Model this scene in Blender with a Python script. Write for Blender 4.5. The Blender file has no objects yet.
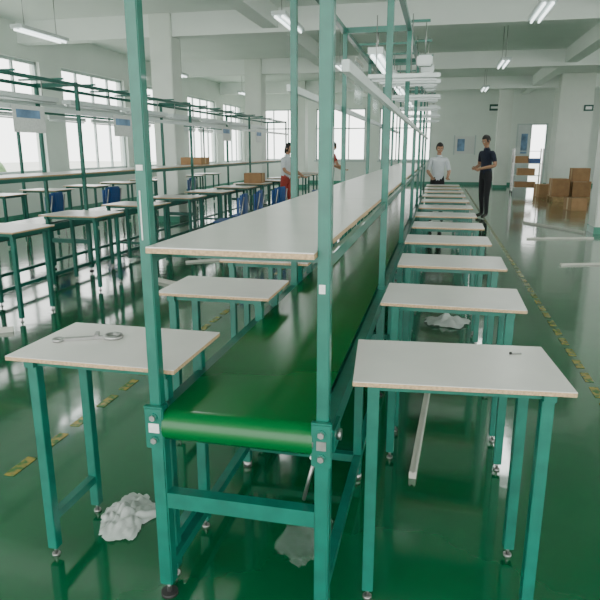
import bpy, bmesh, math, random
from mathutils import Vector, Matrix, noise
random.seed(7)
D=bpy.data; C=bpy.context
# ---------------------------------------------------------------- materials
def mat(name,col,rough=.5,metal=0,var=.0,vscale=8,bump=0,bscale=60,coat=0,emit=None,estr=0,alpha=1,trans=0,spec=.5):
    m=D.materials.new(name); m.use_nodes=True; nt=m.node_tree; N=nt.nodes; L=nt.links
    b=N['Principled BSDF']
    b.inputs['Base Color'].default_value=(*col,1); b.inputs['Roughness'].default_value=rough
    b.inputs['Metallic'].default_value=metal; b.inputs['Coat Weight'].default_value=coat
    b.inputs['Alpha'].default_value=alpha; b.inputs['Transmission Weight'].default_value=trans
    b.inputs['Specular IOR Level'].default_value=spec
    if emit: b.inputs['Emission Color'].default_value=(*emit,1); b.inputs['Emission Strength'].default_value=estr
    tc=N.new('ShaderNodeTexCoord')
    if var>0:
        n=N.new('ShaderNodeTexNoise'); n.inputs['Scale'].default_value=vscale; n.inputs['Detail'].default_value=5
        L.new(tc.outputs['Object'],n.inputs['Vector'])
        r=N.new('ShaderNodeValToRGB'); r.color_ramp.elements[0].position=.3; r.color_ramp.elements[1].position=.7
        r.color_ramp.elements[0].color=(*[c*(1-var) for c in col],1); r.color_ramp.elements[1].color=(*[min(1,c*(1+var)) for c in col],1)
        L.new(n.outputs['Fac'],r.inputs['Fac']); L.new(r.outputs['Color'],b.inputs['Base Color'])
    if bump>0:
        n2=N.new('ShaderNodeTexNoise'); n2.inputs['Scale'].default_value=bscale; n2.inputs['Detail'].default_value=3
        L.new(tc.outputs['Object'],n2.inputs['Vector'])
        bp=N.new('ShaderNodeBump'); bp.inputs['Strength'].default_value=bump; bp.inputs['Distance'].default_value=.01
        L.new(n2.outputs['Fac'],bp.inputs['Height']); L.new(bp.outputs['Normal'],b.inputs['Normal'])
    return m
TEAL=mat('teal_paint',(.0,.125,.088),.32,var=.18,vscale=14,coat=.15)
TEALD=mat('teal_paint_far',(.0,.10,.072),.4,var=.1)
LAM=mat('grey_laminate',(.70,.675,.65),.28,var=.04,vscale=5)
EDGE=mat('chipboard_edge',(.48,.33,.19),.7,var=.3,vscale=120)
BELT=mat('pvc_belt',(.0,.115,.026),.24,var=.06,vscale=3,spec=.45)
STEEL=mat('zinc_steel',(.36,.36,.35),.35,metal=.9,var=.1,vscale=30)
DARK=mat('black_rubber',(.02,.02,.02),.6,var=.1)
LABEL=mat('paper_label',(.7,.72,.7),.6,var=.1,vscale=60)
WHITE=mat('white_wall_paint',(.74,.80,.75),.6,var=.03,vscale=1.5)
CEIL=mat('ceiling_paint',(.82,.87,.83),.7,var=.03,vscale=1)
COLM=mat('column_paint',(.72,.77,.71),.5,var=.04,vscale=2)
TRIM=mat('skirting_green',(.05,.25,.17),.4,var=.1)
FRAME=mat('window_frame_white',(.5,.58,.57),.4,var=.03)
LAMPH=mat('lamp_housing',(.62,.68,.67),.35,var=.05,vscale=4)
TUBE=mat('fluorescent_tube',(.9,.95,1),.3,emit=(.9,1,.98),estr=3.0)
TUBEO=mat('fluorescent_tube_unlit',(.75,.8,.8),.25,var=.03)
ALU=mat('aluminium_strip',(.60,.60,.54),.4,metal=.1,var=.05)
SKIN=mat('skin',(.42,.23,.14),.5,var=.08,vscale=20)
HAIR=mat('black_hair',(.012,.010,.010),.45,var=.3,vscale=90)
NAVY=mat('navy_shirt',(.010,.015,.035),.8,var=.2,vscale=12)
BLK=mat('dark_trousers',(.012,.012,.016),.8,var=.2,vscale=12)
WSH=mat('white_shirt',(.62,.66,.70),.75,var=.06,vscale=10)
RED=mat('red_cloth',(.35,.04,.03),.7,var=.1)
EYEW=mat('eye_white',(.8,.8,.78),.2,var=.01)
LIP=mat('lips',(.30,.11,.09),.5,var=.05)
SHOE=mat('shoe_leather',(.02,.018,.016),.4,var=.1)
BLUE=mat('blue_plastic',(.01,.07,.24),.4,var=.1)
CARD=mat('cardboard',(.33,.19,.09),.8,var=.12,vscale=6)
TAPE=mat('packing_tape',(.5,.36,.18),.3,var=.05)
WOOD=mat('pallet_wood',(.38,.25,.12),.8,var=.25,vscale=14)
LEAF=mat('foliage',(.16,.27,.13),.8,var=.5,vscale=3)
BARK=mat('bark',(.12,.08,.05),.9,var=.2)
GRASS=mat('outside_ground',(.55,.57,.52),.9,var=.15,vscale=.5)
SIGN=mat('exit_sign_green',(.02,.10,.08),.4,var=.1)
SIGNW=mat('sign_white',(.85,.9,.88),.4,var=.02)
POSTER=mat('poster_blue',(.16,.28,.45),.5,var=.4,vscale=5)
FILM=mat('plastic_film',(.75,.82,.80),.12,var=.05,alpha=.12)
BAG=mat('white_plastic_bag',(.66,.70,.68),.35,var=.06,vscale=20,alpha=.7)
CLEAR=mat('clear_sheet',(.8,.88,.86),.1,alpha=.22,var=.02)

def floor_mat():
    m=D.materials.new('green_epoxy_floor'); m.use_nodes=True; nt=m.node_tree; N=nt.nodes; L=nt.links
    b=N['Principled BSDF']; tc=N.new('ShaderNodeTexCoord')
    n=N.new('ShaderNodeTexNoise'); n.inputs['Scale'].default_value=.9; n.inputs['Detail'].default_value=6
    L.new(tc.outputs['Object'],n.inputs['Vector'])
    r=N.new('ShaderNodeValToRGB'); r.color_ramp.elements[0].position=.3; r.color_ramp.elements[1].position=.72
    r.color_ramp.elements[0].color=(.0,.078,.026,1); r.color_ramp.elements[1].color=(.002,.120,.044,1)
    L.new(n.outputs['Fac'],r.inputs['Fac']); L.new(r.outputs['Color'],b.inputs['Base Color'])
    n2=N.new('ShaderNodeTexNoise'); n2.inputs['Scale'].default_value=3; n2.inputs['Detail'].default_value=8
    L.new(tc.outputs['Object'],n2.inputs['Vector'])
    mr=N.new('ShaderNodeMapRange'); mr.inputs['To Min'].default_value=.06; mr.inputs['To Max'].default_value=.18
    L.new(n2.outputs['Fac'],mr.inputs['Value']); L.new(mr.outputs['Result'],b.inputs['Roughness'])
    n3=N.new('ShaderNodeTexNoise'); n3.inputs['Scale'].default_value=5; n3.inputs['Detail'].default_value=2
    L.new(tc.outputs['Object'],n3.inputs['Vector'])
    bp=N.new('ShaderNodeBump'); bp.inputs['Strength'].default_value=.10; bp.inputs['Distance'].default_value=.02
    L.new(n3.outputs['Fac'],bp.inputs['Height']); L.new(bp.outputs['Normal'],b.inputs['Normal'])
    b.inputs['Specular IOR Level'].default_value=.65; b.inputs['Coat Weight'].default_value=.6; b.inputs['Coat Roughness'].default_value=.08
    return m
FLOOR=floor_mat()
def paint_line():
    m=D.materials.new('yellow_floor_marking'); m.use_nodes=True; nt=m.node_tree; N=nt.nodes; L=nt.links
    b=N['Principled BSDF']; tc=N.new('ShaderNodeTexCoord')
    n=N.new('ShaderNodeTexNoise'); n.inputs['Scale'].default_value=25; L.new(tc.outputs['Object'],n.inputs['Vector'])
    r=N.new('ShaderNodeValToRGB'); r.color_ramp.elements[0].color=(.04,.13,.03,1); r.color_ramp.elements[1].color=(.28,.21,.04,1)
    r.color_ramp.elements[0].position=.40; r.color_ramp.elements[1].position=.58
    L.new(n.outputs['Fac'],r.inputs['Fac']); L.new(r.outputs['Color'],b.inputs['Base Color']); b.inputs['Roughness'].default_value=.25
    return m
YEL=paint_line()

# ---------------------------------------------------------------- builder
class B:
    def __init__(s): s.bm=bmesh.new(); s.mats=[]
    def mi(s,m):
        if m not in s.mats: s.mats.append(m)
        return s.mats.index(m)
    def _set(s,verts,m,smooth=False):
        i=s.mi(m); fs=set(f for v in verts for f in v.link_faces)
        for f in fs: f.material_index=i; f.smooth=smooth
    def box(s,lo,hi,m,bev=0,M=None):
        lo=Vector(lo);hi=Vector(hi); c=(lo+hi)/2; d=hi-lo
        g=bmesh.ops.create_cube(s.bm,size=1); vs=g['verts']
        for v in vs: v.co=Vector((v.co.x*d.x+c.x,v.co.y*d.y+c.y,v.co.z*d.z+c.z))
        if M: 
            for v in vs: v.co=M@v.co
        s._set(vs,m)
        if bev>0:
            es=list(set(e for v in vs for e in v.link_edges))
            r=bmesh.ops.bevel(s.bm,geom=es,offset=bev,segments=2,affect='EDGES',clamp_overlap=True)
            for f in r['faces']: f.material_index=s.mi(m)
        return vs
    def bar(s,p,q,w,h,m):
        p=Vector(p);q=Vector(q);d=q-p;L=d.length
        rot=d.to_track_quat('Y','Z').to_matrix().to_4x4()
        M=Matrix.Translation(p)@rot
        return s.box((-w/2,0,-h/2),(w/2,L,h/2),m,0,M)
    def cyl(s,p,q,r,m,r2=None,seg=14,smooth=True):
        p=Vector(p);q=Vector(q);d=q-p
        M=Matrix.Translation((p+q)/2)@d.to_track_quat('Z','Y').to_matrix().to_4x4()
        g=bmesh.ops.create_cone(s.bm,cap_ends=True,segments=seg,radius1=r,radius2=r if r2 is None else r2,depth=d.length,matrix=M)
        i=s.mi(m)
        for f in set(f for v in g['verts'] for f in v.link_faces):
            f.material_index=i; f.smooth=smooth and len(f.verts)==4
    def sph(s,c,rad,m,seg=16,M=None):
        T=Matrix.Translation(c)@Matrix.Diagonal((*rad,1))
        if M: T=M@T
        g=bmesh.ops.create_uvsphere(s.bm,u_segments=seg,v_segments=seg*3//4,radius=1,matrix=T); s._set(g['verts'],m,True)
        return g['verts']
    def torus(s,c,R,r,m,axis='Z',seg=20,ps=8):
        c=Vector(c); rings=[]
        for i in range(seg):
            a=2*math.pi*i/seg; ring=[]
            for j in range(ps):
                b=2*math.pi*j/ps
                x=(R+r*math.cos(b))*math.cos(a); y=(R+r*math.cos(b))*math.sin(a); z=r*math.sin(b)
                v=(x,y,z) if axis=='Z' else ((z,x,y) if axis=='X' else (x,z,y))
                ring.append(s.bm.verts.new(c+Vector(v)))
            rings.append(ring)
        k=s.mi(m)
        for i in range(seg):
            for j in range(ps):
                f=s.bm.faces.new((rings[i][j],rings[(i+1)%seg][j],rings[(i+1)%seg][(j+1)%ps],rings[i][(j+1)%ps])); f.material_index=k; f.smooth=True
    def done(s,name,parent=None,M=None):
        bmesh.ops.recalc_face_normals(s.bm,faces=s.bm.faces)
        me=D.meshes.new(name); s.bm.to_mesh(me); s.bm.free()
        for m in s.mats: me.materials.append(m)
        o=D.objects.new(name,me); C.scene.collection.objects.link(o)
        if parent: o.parent=parent
        if M: o.matrix_world=M
        return o
def empty(name,loc=(0,0,0),rz=0):
    e=D.objects.new(name,None); C.scene.collection.objects.link(e); e.location=loc; e.rotation_euler=(0,0,rz); e.empty_display_size=.1
    return e

# ---------------------------------------------------------------- room
XL,XR,YB,YF,ZC=-8.6,11.0,-3.0,27.0,4.0
b=B(); b.box((XL-.3,YB-2,-.1),(XR+.3,YF+.2,0),FLOOR); b.done('floor')
b=B(); b.box((XL-.3,YB,ZC),(XR+.3,YF+.2,ZC+.2),CEIL); b.done('ceiling')
k=0
for y in (0,5.9,11.8,17.9,23.8):
    k+=1; b=B(); b.box((XL,y-.15,ZC-.42),(XR,y+.15,ZC-.001),CEIL); b.done('trim_%d'%k)
for x in (-3.2,3.2):
    k+=1; b=B(); b.box((x-.15,YB,ZC-.35),(x+.15,YF,ZC-.002),CEIL); b.done('trim_%d'%k)
def wall_with_windows(name,axis,pos,thick,a0,a1,wins,z0,z1,zt):
    b=B()
    def bx(a,c,za,zb):
        if axis=='x': b.box((pos-thick,a,za),(pos,c,zb),WHITE)
        else: b.box((a,pos,za),(c,pos+thick,zb),WHITE)
    bx(a0,a1,0,z0); bx(a0,a1,z1,zt)
    cur=a0
    for (p,q) in wins: bx(cur,p,z0,z1); cur=q
    bx(cur,a1,z0,z1)
    return b.done(name)
wn=0
def window(axis,pos,p,q,z0,z1,nv=4,hz=(.62,)):
    global wn; wn+=1; b=B(); t=.06
    def bx(a,c,za,zb,w=t):
        if axis=='x': b.box((pos-.14,a,za),(pos-.14+w,c,zb),FRAME)
        else: b.box((a,pos+.08,za),(c,pos+.08+w,zb),FRAME)
    bx(p,q,z0,z0+t); bx(p,q,z1-t,z1); bx(p,p+t,z0,z1); bx(q-t,q,z0,z1)
    for i in range(1,nv): 
        a=p+(q-p)*i/nv; bx(a-.025,a+.025,z0,z1,.05)
    for h in hz: bx(p,q,z0+(z1-z0)*h-.025,z0+(z1-z0)*h+.025,.05)
    if axis=='x': b.box((pos-.02,p-.05,z0-.05),(pos+.08,q+.05,z0),FRAME)
    else: b.box((p-.05,pos-.08,z0-.05),(q+.05,pos+.02,z0),FRAME)
    b.done('window_%d'%wn)
lw=[(-2.2,.7),(1.7,4.8),(5.6,8.6),(9.2,12.3),(13.1,16.0),(16.8,19.6),(20.4,23.2),(24.0,26.5)]
wall_with_windows('wall_left','x',XL,.25,YB,YF,lw,.95,3.3,ZC)
for p,q in lw: window('x',XL,p,q,.95,3.3)
fw=[(-8.0,-6.0),(-5.4,-3.2),(-2.6,-.4)]
b=B()
def fb(a,c,za,zb): b.box((a,YF,za),(c,YF+.25,zb),WHITE)
DX0,DX1=3.05,4.25
cur=XL
for p,q in fw[:3]: fb(cur,p,0,ZC); fb(p,q,0,1.0); fb(p,q,3.2,ZC); cur=q
fb(cur,DX0,0,ZC); fb(DX0,DX1,2.5,ZC); cur=DX1
fb(cur,XR,0,ZC); b.done('wall_back')
for p,q in fw: window('y',YF,p,q,1.0,3.2,3)
rw=[(-1,3),(4,8),(9,13),(14,18),(19,23)]
wall_with_windows('wall_right','x',XR+.25,.25,YB,YF,rw,.95,3.3,ZC)
for p,q in rw: window('x',XR+.25,p,q,.95,3.3)
b=B(); b.box((DX0+.001,YF+.02,0),(DX0+.06,YF+.14,2.499),FRAME); b.box((DX1-.06,YF+.02,0),(DX1-.001,YF+.14,2.499),FRAME); b.box((DX0+.06,YF+.02,2.44),(DX1-.06,YF+.14,2.499),FRAME)
b.box((DX0+.06,YF+.05,.01),(3.64,YF+.09,2.44),LAMPH); b.box((DX0+.2,YF+.04,1.3),(3.5,YF+.1,2.1),POSTER); b.cyl((3.58,YF+.0,1.0),(3.58,YF+.05,1.0),.02,STEEL)
b.done('door_1')
b=B(); b.box((XL,YB,0),(XL+.02,YF,.12),TRIM); b.done('baseboard_left')
b=B(); b.box((XL+.02,YF-.02,0),(DX0,YF,.12),TRIM); b.box((DX1,YF-.02,0),(XR,YF,.12),TRIM); b.done('baseboard_back')
def column(x,y,w):
    b=B(); b.box((x-w/2,y-w/2,0),(x+w/2,y+w/2,ZC-.003),COLM,.015); b.box((x-w/2-.01,y-w/2-.01,0),(x+w/2+.01,y+w/2+.01,.12),TRIM)
    return b.done('concrete_column')
column(3.0,11.8,.5); column(4.5,23.8,1.1); column(-5.4,17.9,.5); column(-5.4,23.8,.55); column(2.35,25.2,.5); column(-5.4,11.8,.45)
def dashes(x,y0,y1):
    b=B(); y=y0
    while y<y1:
        b.box((x-.026,y,.0005),(x+.026,y+.17,.0035),YEL); y+=.26
    b.done('floor_marking')
dashes(1.02,-1,24); dashes(-1.85,-1,22)
b=B(); x=4.0
while x<XR-.5: b.box((x,9,.0005),(x+.2,9.06,.003),YEL); x+=.3
b.done('floor_marking')
b=B(); b.box((-60,-20,-.4),(XL-.4,60,-.3),GRASS); b.box((XR+.8,-20,-.4),(60,60,-.3),GRASS); b.box((-60,YF+.6,-.401),(60,90,-.301),GRASS); b.done('outside_ground')
def tree(x,y,h,r):
    b=B(); b.cyl((x,y,-.3),(x,y,h*.6),.12,BARK,.07)
    for i in range(9):
        a=random.random()*6.28; rr=random.random()*r*.7
        vs=b.sph((x+rr*math.cos(a),y+rr*math.sin(a),h*(.45+.5*random.random())),(r*.55,r*.55,r*.5),LEAF,12)
        for v in vs: v.co+=noise.noise_vector(v.co*2.5)*.22
    b.done('garden_tree')
for (x,y,h,r) in [(-15,13,1.8,1.3),(-14.5,17,1.0,1.0),(-14,9,1.8,1.2)]: tree(x,y,h,r)

# ---------------------------------------------------------------- conveyor line
def conveyor(name,x0,y0,y1,near=False,rail_z=1.84,step=1.75,top=2.42):
    e=empty(name); pw=.045; x1=x0+.565; T=TEAL if near else TEALD; uw=.036
    b=B(); ys=[]; y=y0
    while y<y1-.05: ys.append(y); y+=step
    bev=.004 if near else 0
    for k,y in enumerate(ys):
        for x in (x0,x1-pw):
            b.box((x,y,.05),(x+pw,y+pw,.69),T,bev)
            xa=x+(pw-uw)/2
            b.box((xa,y+.002,.69),(xa+uw,y+.002+uw,top),T,bev*.7)
            b.cyl((x+pw/2,y+pw/2,.0),(x+pw/2,y+pw/2,.012),.028,DARK); b.cyl((x+pw/2,y+pw/2,.012),(x+pw/2,y+pw/2,.055),.008,STEEL)
        b.box((x0+pw,y+.002,.342),(x1-pw,y+pw-.002,.395),T)
        sy=.14 if k==0 else 0
        b.box((x0+pw-.006,y+.005+sy,1.128),(x1-pw+.006,y+.035+sy,1.168),T)
        b.box((x0+pw-.006,y+.004,top-.045),(x1-pw+.006,y+.034,top),T)
    b.done('post_frames',e)
    b=B(); ye=ys[-1]+pw
    for x in (x0,x1-pw):
        for i in range(len(ys)-1):
            a,c=ys[i]+pw,ys[i+1]
            b.box((x+.006,a,.09),(x+pw-.006,c,.125),T)
            b.box((x+.002,a,.595),(x+pw-.002,c,.665),T,0)
            b.box((x+.005,a,top-.045),(x+pw-.005,c,top-.01),T)
            b.box((x+.012,a,1.13),(x+.030,c,1.165),T)
    b.done('long_rails',e)
    b=B()
    for i in range(len(ys)-1):
        ym=(ys[i]+ys[i+1])/2-.05
        for x in (x0+.006,x1-.041):
            b.box((x,ym,.127),(x+.035,ym+.035,.594),T); b.box((x,ym,.03),(x+.035,ym+.035,.089),T); b.cyl((x+.017,ym+.017,0),(x+.017,ym+.017,.03),.02,STEEL)
        b.box((x0+.041,ym,.09),(x1-.041,ym+.035,.125),T)
    b.done('mid_legs',e)
    b=B(); r=.05; zc=.625; xa,xb=x0+pw+.004,x1-pw-.004; prof=[]
    yf=y0+.03; yb=ye-.05
    for k in range(17):
        a=math.pi/2+math.pi*k/16; prof.append((yf+r*math.cos(a),zc+r*math.sin(a)))
    for k in range(17):
        a=-math.pi/2+math.pi*k/16; prof.append((yb+r*math.cos(a),zc+r*math.sin(a)))
    n=len(prof); va=[b.bm.verts.new((xa,p[0],p[1])) for p in prof]; vb=[b.bm.verts.new((xb,p[0],p[1])) for p in prof]
    for i in range(n):
        f=b.bm.faces.new((va[i],va[(i+1)%n],vb[(i+1)%n],vb[i])); f.smooth=True; f.material_index=b.mi(BELT)
    b.done('belt',e)
    b=B()
    for yy in (yf,yb):
        b.cyl((xa-.003,yy,zc),(xb+.003,yy,zc),.046,STEEL,seg=24)
    yy=yf+.6
    while yy<yb-.2: b.cyl((xa,yy,zc-.022),(xb,yy,zc-.022),.022,STEEL,seg=10); yy+=.9
    b.done('rollers',e)
    b=B()
    b.box((xa,y0+.12,.645),(xb,ye-.1,.668),T); b.done('slider_bed',e)
    b=B(); a=y0-.035
    for i in range(len(ys)):
        c=min(ys[i]+step-.04,ye+.02) if i<len(ys)-1 else ye+.02
        if c-a>.1:
            b.box((x0+pw-.003,a,1.1695),(x1-pw+.003,c-.003,1.184),EDGE)
            b.box((x0+pw-.0025,a+.0005,1.1842),(x1-pw+.0025,c-.0035,1.1875),LAM)
        a=c
    b.done('shelf_boards',e)
    b=B(); yy=y0+(.6 if not near else 3.6)
    xm=(x0+x1)/2
    while yy+1.25<ye:
        b.box((xm-.06,yy,top-.22),(xm+.06,yy+1.22,top-.17),LAMPH)
        tm=TUBE if near else TUBEO
        b.cyl((xm-.03,yy+.03,top-.235),(xm-.03,yy+1.19,top-.235),.014,tm,seg=8); b.cyl((xm+.03,yy+.03,top-.235),(xm+.03,yy+1.19,top-.235),.014,tm,seg=8)
        b.cyl((xm,yy+.2,top-.17),(xm,yy+.2,top),.006,STEEL,seg=6); b.cyl((xm,yy+1.0,top-.17),(xm,yy+1.0,top),.006,STEEL,seg=6)
        b.box((xm-.28,yy+.99,top),(xm+.28,yy+1.01,top+.02),T); b.box((xm-.28,yy+.19,top),(xm+.28,yy+.21,top+.02),T)
        yy+=1.45
    b.done('overhead_lights',e)
    if near:
        b=B(); yy=y0+3.3; k=0
        while yy<ye-.3:
            zz=1.98+.05*(k%2)
            b.box((x0+.26,yy,zz),(x1+.24,yy+.06,zz+.03),LAMPH,.004)
            b.cyl((x0+.29,yy+.03,zz-.013),(x1+.21,yy+.03,zz-.013),.010,TUBEO,seg=8)
            for xx in (x0+.32,x1+.02): b.cyl((xx,yy+.03,zz+.03),(xx,yy+.03,top+.01),.004,STEEL,seg=6)
            b.box((x1+.05,yy+.3,zz+.12),(x1+.17,yy+.42,zz+.2),LAMPH,.01); b.cyl((x1+.11,yy+.36,zz+.2),(x1+.11,yy+.36,top+.03),.004,STEEL,seg=6); b.box((x1-.01,yy+.35,top+.01),(x1+.14,yy+.37,top+.03),T)
            yy+=.92; k+=1
        b.done('task_lamps',e)
    b=B()
    b.box((x1+.001,y0+(.1 if near else 0),rail_z),(x1+.022,ye,rail_z+(.03 if near else .045)),LAMPH)
    b.box((x0-.03,y0+(1.9 if near else 0),rail_z+.12),(x0-.001,ye,rail_z+.16),LAMPH)
    b.done('cable_trunking',e)
    return e,ys
main,ys=conveyor('conveyor_line',-.83,1.56,12.75,True,1.65,1.84)
x0,x1=-.83,-.265
b=B()
for s,xc in ((-1,x0+.0225),(1,x1-.0225)):
    b.box((xc-.030,1.545,.555),(xc+.030,1.559,.69),TEAL,.003)
    b.box((xc-.030,1.545,.69),(xc+.030,1.561,.694),TEAL)
    for dz in (.585,.66): 
        b.cyl((xc,1.534,dz),(xc,1.546,dz),.010,STEEL,seg=6,smooth=False); b.cyl((xc,1.541,dz),(xc,1.547,dz),.014,TEAL)
    b.box((xc+s*.0235,1.58,.59),(xc+s*.034,1.68,.66),TEAL); b.cyl((xc+s*.034,1.63,.625),(xc+s*.046,1.63,.625),.018,STEEL)
b.box((x1-.036,1.5425,.61),(x1-.008,1.5455,.638),STEEL); b.box((x0+.006,1.5425,.61),(x0+.040,1.5455,.64),LABEL)
b.box((x0+.010,1.5605,1.395),(x0+.03,1.5618,1.41),LABEL); b.box((x1-.035,1.5605,1.07),(x1-.018,1.5618,1.095),LABEL)
b.box((x0+.014,1.5608,1.2),(x0+.018,1.5618,1.34),LABEL)
b.cyl((x1-.09,1.62,.396),(x1-.055,1.62,.545),.006,STEEL); b.cyl((x1-.055,1.62,.545),(x1-.055,1.57,.57),.006,STEEL)
b.done('end_brackets',main)
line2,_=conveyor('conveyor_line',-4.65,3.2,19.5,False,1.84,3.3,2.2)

e=empty('light_rail'); b=B()
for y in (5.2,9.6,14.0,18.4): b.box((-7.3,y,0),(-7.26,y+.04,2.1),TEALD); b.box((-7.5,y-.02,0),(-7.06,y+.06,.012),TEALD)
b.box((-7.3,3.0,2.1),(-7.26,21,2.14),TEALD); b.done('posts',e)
b=B(); y=3.1
while y<20: b.box((-7.34,y,2.02),(-7.302,y+1.25,2.09),LAMPH); b.cyl((-7.32,y+.04,2.0),(-7.32,y+1.2,2.0),.014,TUBEO,seg=8); y+=1.5
b.done('lamps',e)

# ---------------------------------------------------------------- tables
def table(xc,yf,w=.6,d=.4,rz=0,z=.79,low=False,legm=None):
    T=legm or TEAL; b=B(); w2=w/2
    b.box((-w2,0,-.015),(w2,d,-.0022),EDGE,.001); b.box((-w2+.0005,.0005,-.0022),(w2-.0005,d-.0005,.0),LAM)
    lg=.036; ix=w2-.062; 
    for sx in (-1,1):
        for y in (.045,d-.045-lg):
            xa=sx*ix-lg/2
            b.box((xa,y,-z+.035),(xa+lg,y+lg,-.047),T,.002)
            b.cyl((xa+lg/2,y+lg/2,-z),(xa+lg/2,y+lg/2,-z+.008),.015,STEEL); b.cyl((xa+lg/2,y+lg/2,-z+.008),(xa+lg/2,y+lg/2,-z+.04),.006,STEEL,seg=8)
        b.box((sx*ix-lg/2,.03,-.047),(sx*ix+lg/2,d-.03,-.015),T)
        if low: b.box((sx*ix-.015,.082,-z+.14),(sx*ix+.015,d-.082,-z+.17),T)
    b.box((-ix+lg/2,.05,-.045),(ix-lg/2,.075,-.016),T); b.box((-ix+lg/2,d-.075,-.045),(ix-lg/2,d-.05,-.016),T)
    return b.done('work_table',None,Matrix.Translation((xc,yf,z))@Matrix.Rotation(rz,4,'Z'))
def tcorner(xl,yf,w,d,rz,**k):
    xc=xl+math.cos(rz)*w/2; yc=yf+math.sin(rz)*w/2
    return table(xc,yc,w,d,rz,**k)
tcorner(-.214,1.645,.63,.41,math.radians(5))
for i in range(1,12):
    tcorner(-.214+random.uniform(-.01,.01),1.68+.932*i,.62,.42,math.radians(random.uniform(-.8,1.2)))
tcorner(-1.365,1.615,.60,.41,0,low=True)
for y in (2.57,3.46,4.35,5.30,6.2,7.14,8.05,8.98,9.9,10.82,11.75):
    tcorner(-1.28+random.uniform(-.02,.0),y,.56,.40,math.radians(random.uniform(-.4,.4)),low=True)
for i in range(12):
    y=4.3+1.25*i
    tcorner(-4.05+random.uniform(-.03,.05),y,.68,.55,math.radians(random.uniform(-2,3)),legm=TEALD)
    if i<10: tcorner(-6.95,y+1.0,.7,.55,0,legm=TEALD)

b=B(); z=.796
b.bar((-1.275,1.80,z),(-1.14,1.862,z),.018,.010,STEEL); b.torus((-1.116,1.873,z),.026,.010,STEEL); b.torus((-1.287,1.794,z),.015,.007,STEEL)
b.bar((-1.17,1.85,z+.004),(-1.19,1.895,z+.004),.014,.010,STEEL)
b.done('combination_wrench')
b=B(); b.cyl((.268,2.0,.7925),(.30,2.01,.7925),.003,STEEL,seg=8); b.cyl((.262,1.998,.795),(.268,2.0,.795),.005,DARK,seg=6); b.done('machine_screw')

# ---------------------------------------------------------------- floor bits
def strip(p,q,w,h,m=ALU,name='aluminium_profile'):
    b=B(); p=Vector((*p,h/2+.001)); q=Vector((*q,h/2+.001)); b.bar(p,q,w,h,m)
    d=(q-p).normalized(); n=Vector((-d.y,d.x,0))
    b.bar(p+n*w*.3+Vector((0,0,h*.6)),q+n*w*.3+Vector((0,0,h*.6)),w*.2,h*.25,m); b.bar(p-n*w*.3+Vector((0,0,h*.6)),q-n*w*.3+Vector((0,0,h*.6)),w*.2,h*.25,m)
    return b.done(name)
strip((-.043,2.5),(.007,3.55),.032,.03)
strip((1.75,13.0),(2.6,11.6),.035,.03); strip((1.5,10.6),(2.6,10.9),.035,.02); strip((1.6,8.2),(2.5,8.5),.035,.02)
strip((-3.9,3.75),(-3.35,4.1),.05,.03); strip((-3.15,6.2),(-2.55,5.9),.05,.03); strip((-3.2,7.3),(-2.4,7.9),.04,.02)
def crumple(name,cx,cy,w,d,h,m,seed,fold=5):
    b=B(); n=30; g=[]
    for i in range(n+1):
        row=[]
        for j in range(n+1):
            u,v=i/n-.5,j/n-.5; r=math.hypot(u,v)*2
            e=1+.45*noise.noise(Vector((math.cos(math.atan2(v,u))*1.6,math.sin(math.atan2(v,u))*1.6,seed)))
            hh=max(0,1-r)*h*.5+abs(noise.noise(Vector((u*fold+seed,v*fold,seed))))*h*(1.1-.8*min(1,r))
            row.append(b.bm.verts.new((cx+u*w*e,cy+v*d*e,.004+hh)))
        g.append(row)
    for i in range(n):
        for j in range(n):
            if math.hypot((i+.5)/n-.5,(j+.5)/n-.5)>.5: continue
            f=b.bm.faces.new((g[i][j],g[i+1][j],g[i+1][j+1],g[i][j+1])); f.material_index=b.mi(m); f.smooth=True
    bmesh.ops.delete(b.bm,geom=[v for v in b.bm.verts if not v.link_faces],context='VERTS')
    return b.done(name)
crumple('plastic_bag',.13,5.15,.42,.34,.08,BAG,3.3,6)
crumple('plastic_bag',-1.16,1.94,.22,.30,.06,BAG,1.7,7)
crumple('plastic_film',-.42,1.98,.24,.32,.08,FILM,5.1,7)

# ---------------------------------------------------------------- chairs
def chair(x,y,rz):
    b=B()
    b.box((-.22,-.21,.43),(.22,.21,.455),BLUE,.01)
    n=9
    for i in range(n):
        a=(i/(n-1)-.5); xx=a*.42; yy=.22-.06*(2*a)**2+.02
        b.box((xx-.028,yy-.01,.52),(xx+.028,yy+.01,.84-.05*(2*a)**4),BLUE)
    for sx in (-1,1):
        b.cyl((sx*.19,.19,.40),(sx*.17,.255,.80),.011,STEEL,seg=8)
        b.cyl((sx*.19,-.17,.43),(sx*.21,-.2,0),.011,STEEL,seg=8); b.cyl((sx*.19,.18,.43),(sx*.21,.23,0),.011,STEEL,seg=8)
        b.cyl((sx*.19,-.17,.42),(sx*.19,.19,.42),.011,STEEL,seg=8)
    b.cyl((-.19,-.17,.42),(.19,-.17,.42),.011,STEEL,seg=8)
    return b.done('plastic_chair',None,Matrix.Translation((x,y,0))@Matrix.Rotation(rz,4,'Z'))
for x,y,r in [(-2.95,8.4,-1.5),(-2.95,9.2,-1.5),(-2.85,10.2,-1.8),(-2.9,11.4,-1.4),(-5.75,8.0,-1.5),(-5.7,9.6,-1.7),(-2.92,15.3,-1.5),(-5.7,10.8,-1.6),(-5.75,13.2,-1.5)]: chair(x,y,r)

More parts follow.
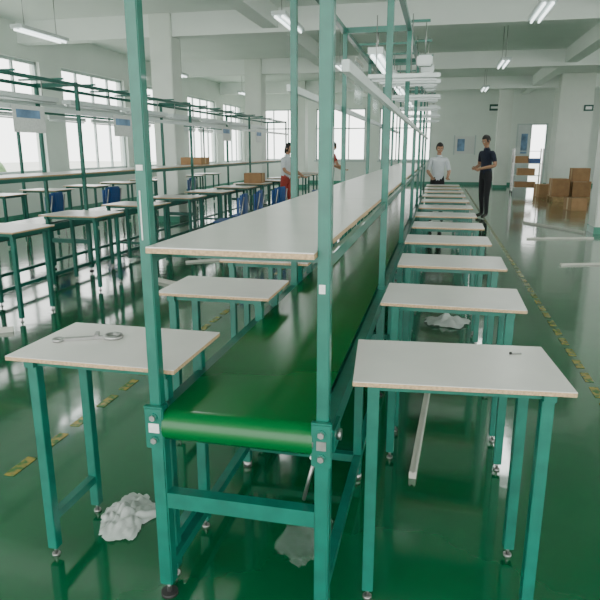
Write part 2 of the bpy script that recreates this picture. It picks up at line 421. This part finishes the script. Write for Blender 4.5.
def carton(x,y,z,w,d,h,rz=0):
    b=B(); b.box((-w/2,-d/2,0),(w/2,d/2,h),CARD,.004); b.box((-w/2-.001,-.03,.02),(w/2+.001,.03,h+.001),TAPE)
    b.box((-w/2,-.004,h),(w/2,.004,h+.002),EDGE)
    return b.done('cardboard_box',None,Matrix.Translation((x,y,z))@Matrix.Rotation(rz,4,'Z'))
carton(-4.37,10.6,1.189,.4,.4,.13); carton(-3.7,12.1,.791,.36,.3,.2)
def pallet(x,y):
    b=B()
    for i in range(5): b.box((-.5+i*.225,-.5,.11),(-.4+i*.225,.5,.13),WOOD)
    for i in range(3): b.box((-.5,-.5+i*.45,.0),(.5,-.4+i*.45,.11),WOOD)
    b.done('wooden_pallet',None,Matrix.Translation((x,y,0)))
pallet(3.75,19.2); carton(3.48,19.2,.132,.48,.6,.5); carton(4.0,19.1,.132,.42,.5,.42)
carton(3.3,20.6,0,.5,.5,.4,.2); carton(4.3,20.6,0,.6,.5,.5,.1); carton(4.3,20.6,.503,.5,.4,.4,.1); carton(3.35,16.2,0,.4,.4,.3,.3)
def rack(x,y):
    b=B()
    for sx in (-.45,.45):
        for sy in (-.25,.25): b.box((sx-.02,sy-.02,.1),(sx+.02,sy+.02,1.5),STEEL); b.torus((sx,sy,.05),.035,.015,DARK,'X',12,6)
    for z in (.2,.6,1.0,1.4): b.box((-.45,-.25,z),(.45,.25,z+.02),LAMPH)
    b.box((-.3,-.2,.62),(.25,.2,.85),CARD); b.box((-.4,-.2,1.02),(.0,.2,1.25),CARD); b.box((.05,-.2,1.02),(.4,.2,1.18),BLUE); b.box((-.35,-.2,.22),(.3,.2,.4),CARD)
    b.done('wheeled_rack',None,Matrix.Translation((x,y,0)))
rack(4.65,17.6); rack(2.9,22.0)
b=B(); b.box((1.9,YF-.04,3.02),(2.5,YF-.005,3.27),SIGN); b.box((1.95,YF-.045,3.1),(2.45,YF-.039,3.19),SIGNW); b.done('exit_sign')
b=B(); b.box((4.75,23.205,2.75),(5.05,23.249,2.95),SIGN); b.box((4.8,23.20,2.8),(5.0,23.206,2.9),SIGNW); b.done('exit_sign')
b=B(); b.box((.6,YF-.03,1.3),(1.4,YF-.005,2.0),LABEL); b.box((.55,YF-.032,1.25),(.6,YF-.004,2.05),FRAME);b.box((1.4,YF-.032,1.25),(1.45,YF-.004,2.05),FRAME); b.box((.7,YF-.034,1.4),(1.0,YF-.03,1.9),POSTER); b.done('notice_board')
def added_lamp(x,y):  # invented hanging lamp with glowing tubes, added to brighten the hall
    e=empty('added_ceiling_lamp',(x,y,0)); b=B(); b.box((-.1,-.6,3.2),(.1,.6,3.25),LAMPH); 
    for s in (-.05,.05): b.cyl((s,-.57,3.18),(s,.57,3.18),.016,TUBE,seg=8)
    for s in (-.4,.4): b.cyl((0,s,3.25),(0,s,3.999),.006,STEEL,seg=6)
    b.done('added_fixture',e)
    l=D.lights.new('added_fill_light','AREA'); l.shape='RECTANGLE'; l.size=.2; l.size_y=1.2; l.energy=12; l.color=(.98,1,.96)  # added area light below the tubes, fills the interior
    o=D.objects.new('added_fill_light',l); C.scene.collection.objects.link(o); o.parent=e; o.location=(0,0,3.15)
for x in (-6.2,-2.2,1.2,5.5):
    for y in (4,9,14,19.5): added_lamp(x,y)
for (x,y) in [(-4.05,5.3),(-4.05,7.2),(-4.05,11.2),(-4.05,13.4)]:
    b=B(); b.box((x,y,1.62),(x+.004,y+.5,1.88),LABEL); b.box((x+.0045,y+.05,1.76),(x+.0055,y+.42,1.84),POSTER); b.done('instruction_card')
for (x,y) in [(-.85,6.2),(-.85,7.9)]:
    b=B(); b.box((x,y,1.9),(x+.004,y+.6,2.3),CLEAR); b.box((x-.002,y,2.3),(x+.008,y+.6,2.33),ALU); b.done('clear_plastic_sheet')

# ---------------------------------------------------------------- people
def skin_mesh(verts,edges,radii,root=0,sub=1):
    me=D.meshes.new('tmp'); me.from_pydata(verts,edges,[]); o=D.objects.new('tmp',me); C.scene.collection.objects.link(o)
    m=o.modifiers.new('s','SKIN'); m.use_smooth_shade=True
    sv=me.skin_vertices[0].data
    for i,r in enumerate(radii): sv[i].radius=r if isinstance(r,tuple) else (r,r); sv[i].use_root=(i==root)
    s=o.modifiers.new('u','SUBSURF'); s.levels=sub; s.render_levels=sub
    dg=C.evaluated_depsgraph_get(); ev=o.evaluated_get(dg); nm=D.meshes.new_from_object(ev)
    vs=[v.co.copy() for v in nm.vertices]; fs=[tuple(p.vertices) for p in nm.polygons]
    D.objects.remove(o); D.meshes.remove(me); D.meshes.remove(nm)
    return vs,fs
def person(name,x,y,rz,h,arms,shirt,pants,lean=0,headtilt=0,sleeve=.6,longhair=False,stride=.05,headturn=0):
    s=h/1.72; e=empty(name,(x,y,0),rz); ly=-math.sin(lean); lc=math.cos(lean)
    def up(p):
        q=Vector(p)-Vector((0,0,.93)); return Vector((q.x,q.y*lc+q.z*ly,q.z*lc-q.y*ly+.93))
    P={}; P['pel']=Vector((0,0,.93)); P['wai']=up((0,0,1.06)); P['che']=up((0,.005,1.24)); P['nb']=up((0,.01,1.40)); P['nk']=up((0,0,1.47)); P['hd']=up((0,-.012,1.55))
    for sd,t in ((-1,'L'),(1,'R')):
        P['sh'+t]=up((sd*.165,.01,1.375)); P['el'+t]=Vector(arms[t][0]); P['wr'+t]=Vector(arms[t][1])
        P['pa'+t]=P['wr'+t]+(P['wr'+t]-P['el'+t]).normalized()*.05
        P['hi'+t]=Vector((sd*.088,0,.87)); P['kn'+t]=Vector((sd*.10,-.02-stride*sd*.5,.48)); P['an'+t]=Vector((sd*.105,.02-stride*sd,.085)); P['to'+t]=Vector((sd*.125,-.13-stride*sd,.035))
    R={'pel':(.135,.095),'wai':(.125,.09),'che':(.15,.105),'nb':(.085,.07),'nk':.052,'hd':.05,'sh':.062,'el':.043,'wr':.027,'pa':(.036,.018),'hi':.088,'kn':.058,'an':.042,'to':.036}
    names=list(P); idx={n:i for i,n in enumerate(names)}
    E=[('pel','wai','s'),('wai','che','s'),('che','nb','s'),('nb','nk','k'),('nk','hd','k')]
    for t in 'LR': E+=[('che','sh'+t,'s'),('sh'+t,'el'+t,'a'),('el'+t,'wr'+t,'f'),('wr'+t,'pa'+t,'f'),('pel','hi'+t,'p'),('hi'+t,'kn'+t,'p'),('kn'+t,'an'+t,'p'),('an'+t,'to'+t,'o')]
    vs,fs=skin_mesh([P[n] for n in names],[(idx[a],idx[c]) for a,c,_ in E],[R.get(n,R.get(n[:2],.05)) for n in names],0,2)
    b=B(); bv=[b.bm.verts.new(v) for v in vs]
    for f in fs:
        cen=sum((vs[i] for i in f),Vector())/len(f); best=None
        for a,c,k in E:
            A,Cc=P[a],P[c]; d=Cc-A; t=max(0,min(1,(cen-A).dot(d)/d.length_squared)); dist=(cen-A-d*t).length
            rr=R.get(a,R.get(a[:2],.05)); rr=rr if not isinstance(rr,tuple) else rr[0]
            dist-=rr*.6
            if best is None or dist<best[0]: best=(dist,k,t)
        k,t=best[1],best[2]
        m={'s':shirt,'k':SKIN,'a':shirt if t<sleeve else SKIN,'f':shirt if sleeve>1.5 else SKIN,'p':pants,'o':SHOE}[k]
        try: ff=b.bm.faces.new([bv[i] for i in f]); ff.material_index=b.mi(m); ff.smooth=True
        except ValueError: pass
    b.done('body',e).scale=(s,s,s)
    b=B()
    for sd,t in ((-1,'L'),(1,'R')):
        dr=(P['wr'+t]-P['el'+t]).normalized(); side=dr.cross(Vector((0,-1,.2))); 
        if side.length<.3: side=dr.cross(Vector((0,0,1)))
        side.normalize(); nrm=side.cross(dr).normalized()
        if nrm.y>0: nrm=-nrm
        base=P['pa'+t]
        for k,(o,l) in enumerate(((-.027,.062),(-.009,.074),(.009,.070),(.026,.055))):
            p0=base+side*o+dr*.01; p1=p0+dr*(l*.5)+nrm*.008; p2=p1+dr*(l*.32)+nrm*.018; p3=p2+dr*(l*.2)+nrm*.018
            v,f=skin_mesh([p0-dr*.02,p0,p1,p2,p3],[(0,1),(1,2),(2,3),(3,4)],[.009,.009,.0085,.008,.007],0,1)
            w=[b.bm.verts.new(q) for q in v]
            for q in f: ff=b.bm.faces.new([w[i] for i in q]); ff.material_index=b.mi(SKIN); ff.smooth=True
        p0=P['wr'+t]+dr*.015-side*.02*sd; p1=p0-side*.028*sd+dr*.02+nrm*.008; p2=p1+dr*.03-side*.006*sd+nrm*.008; p3=p2+dr*.022+nrm*.006
        v,f=skin_mesh([p0,p1,p2,p3],[(0,1),(1,2),(2,3)],[.012,.011,.010,.008],0,1)
        w=[b.bm.verts.new(q) for q in v]
        for q in f: ff=b.bm.faces.new([w[i] for i in q]); ff.material_index=b.mi(SKIN); ff.smooth=True
    b.done('hands',e).scale=(s,s,s)
    hc=up((0,-.02,1.60)); M=Matrix.Translation(hc)@Matrix.Rotation(headturn,4,'Z')@Matrix.Rotation(headtilt+lean*.6,4,'X')
    b=B(); vs=b.sph((0,0,0),(.073,.092,.115),SKIN,24)
    for v in vs:
        z=v.co.z
        if z<-.02:
            k=1-.32*min(1,(-z-.02)/.09); v.co.x*=k
            if v.co.y>0: v.co.y*=k*.8
        if v.co.y<-.06: v.co.y*=.95
    nv=b.sph((0,-.088,-.012),(.013,.016,.024),SKIN,10)
    for v in nv:
        if v.co.z>-.012: v.co.y+=(v.co.z+.012)*.45; v.co.x*=.75
    b.sph((0,-.083,-.055),(.022,.008,.008),LIP,10)
    for sx in (-1,1):
        b.sph((sx*.029,-.078,.012),(.014,.009,.007),EYEW,10); b.sph((sx*.029,-.085,.012),(.006,.004,.006),DARK,8)
        b.sph((sx*.030,-.083,.031),(.018,.006,.004),HAIR,8)
        b.sph((sx*.074,.008,-.002),(.008,.018,.030),SKIN,10)
    hv=b.sph((0,.012,.018),(.082,.098,.112),HAIR,24)
    for v in hv:
        c=v.co
        if c.y<-.045 and c.z<.062: c.y=-.03; c.x*=.90
        if not longhair and c.z<-.03: c.z=-.03-(c.z+.03)*-.15; c.x*=.86; c.y*=.92
        c+=noise.noise_vector(c*40)*.004
    if longhair: b.sph((0,.085,-.05),(.035,.03,.09),HAIR,14)
    for v in b.bm.verts: v.co=M@v.co
    b.done('head',e).scale=(s,s,s)
    b=B(); nb=P['nb']; 
    c=nb+Vector((0,-.004,.035)); b.torus(c,.062,.012,shirt,'Z',24,8)
    b.done('collar',e).scale=(s,s,s)
    return e
hold={'L':((-.235,.02,1.10),(-.09,-.22,1.06)),'R':((.235,.02,1.10),(.07,-.24,1.04))}
reach={'L':((-.23,-.12,1.10),(-.16,-.36,.98)),'R':((.23,-.12,1.10),(.16,-.36,.98))}
person('standing_man',1.0,13.8,math.radians(-50),1.76,hold,NAVY,BLK,.06,.45,.7,stride=.04)
person('standing_man',-.02,12.85,math.radians(8),1.60,reach,WSH,BLK,.16,.3,.9)
person('standing_woman',-3.2,12.75,math.radians(70),1.60,reach,WSH,RED,.12,.2,.8,longhair=True)
person('standing_man',-2.9,16.6,math.radians(120),1.66,reach,RED,BLK,.1,.2,.6)

# ---------------------------------------------------------------- light
w=D.worlds.new('sky'); C.scene.world=w; w.use_nodes=True; bg=w.node_tree.nodes['Background']
bg.inputs['Color'].default_value=(.98,1.0,.96,1); bg.inputs['Strength'].default_value=4.8
cam=D.cameras.new('camera'); co=D.objects.new('camera',cam); C.scene.collection.objects.link(co)
co.location=(0,0,1.45); co.rotation_euler=(math.radians(90-14.04),0,math.radians(12.75)); cam.lens=36; cam.sensor_width=36; cam.clip_start=.02
C.scene.camera=co
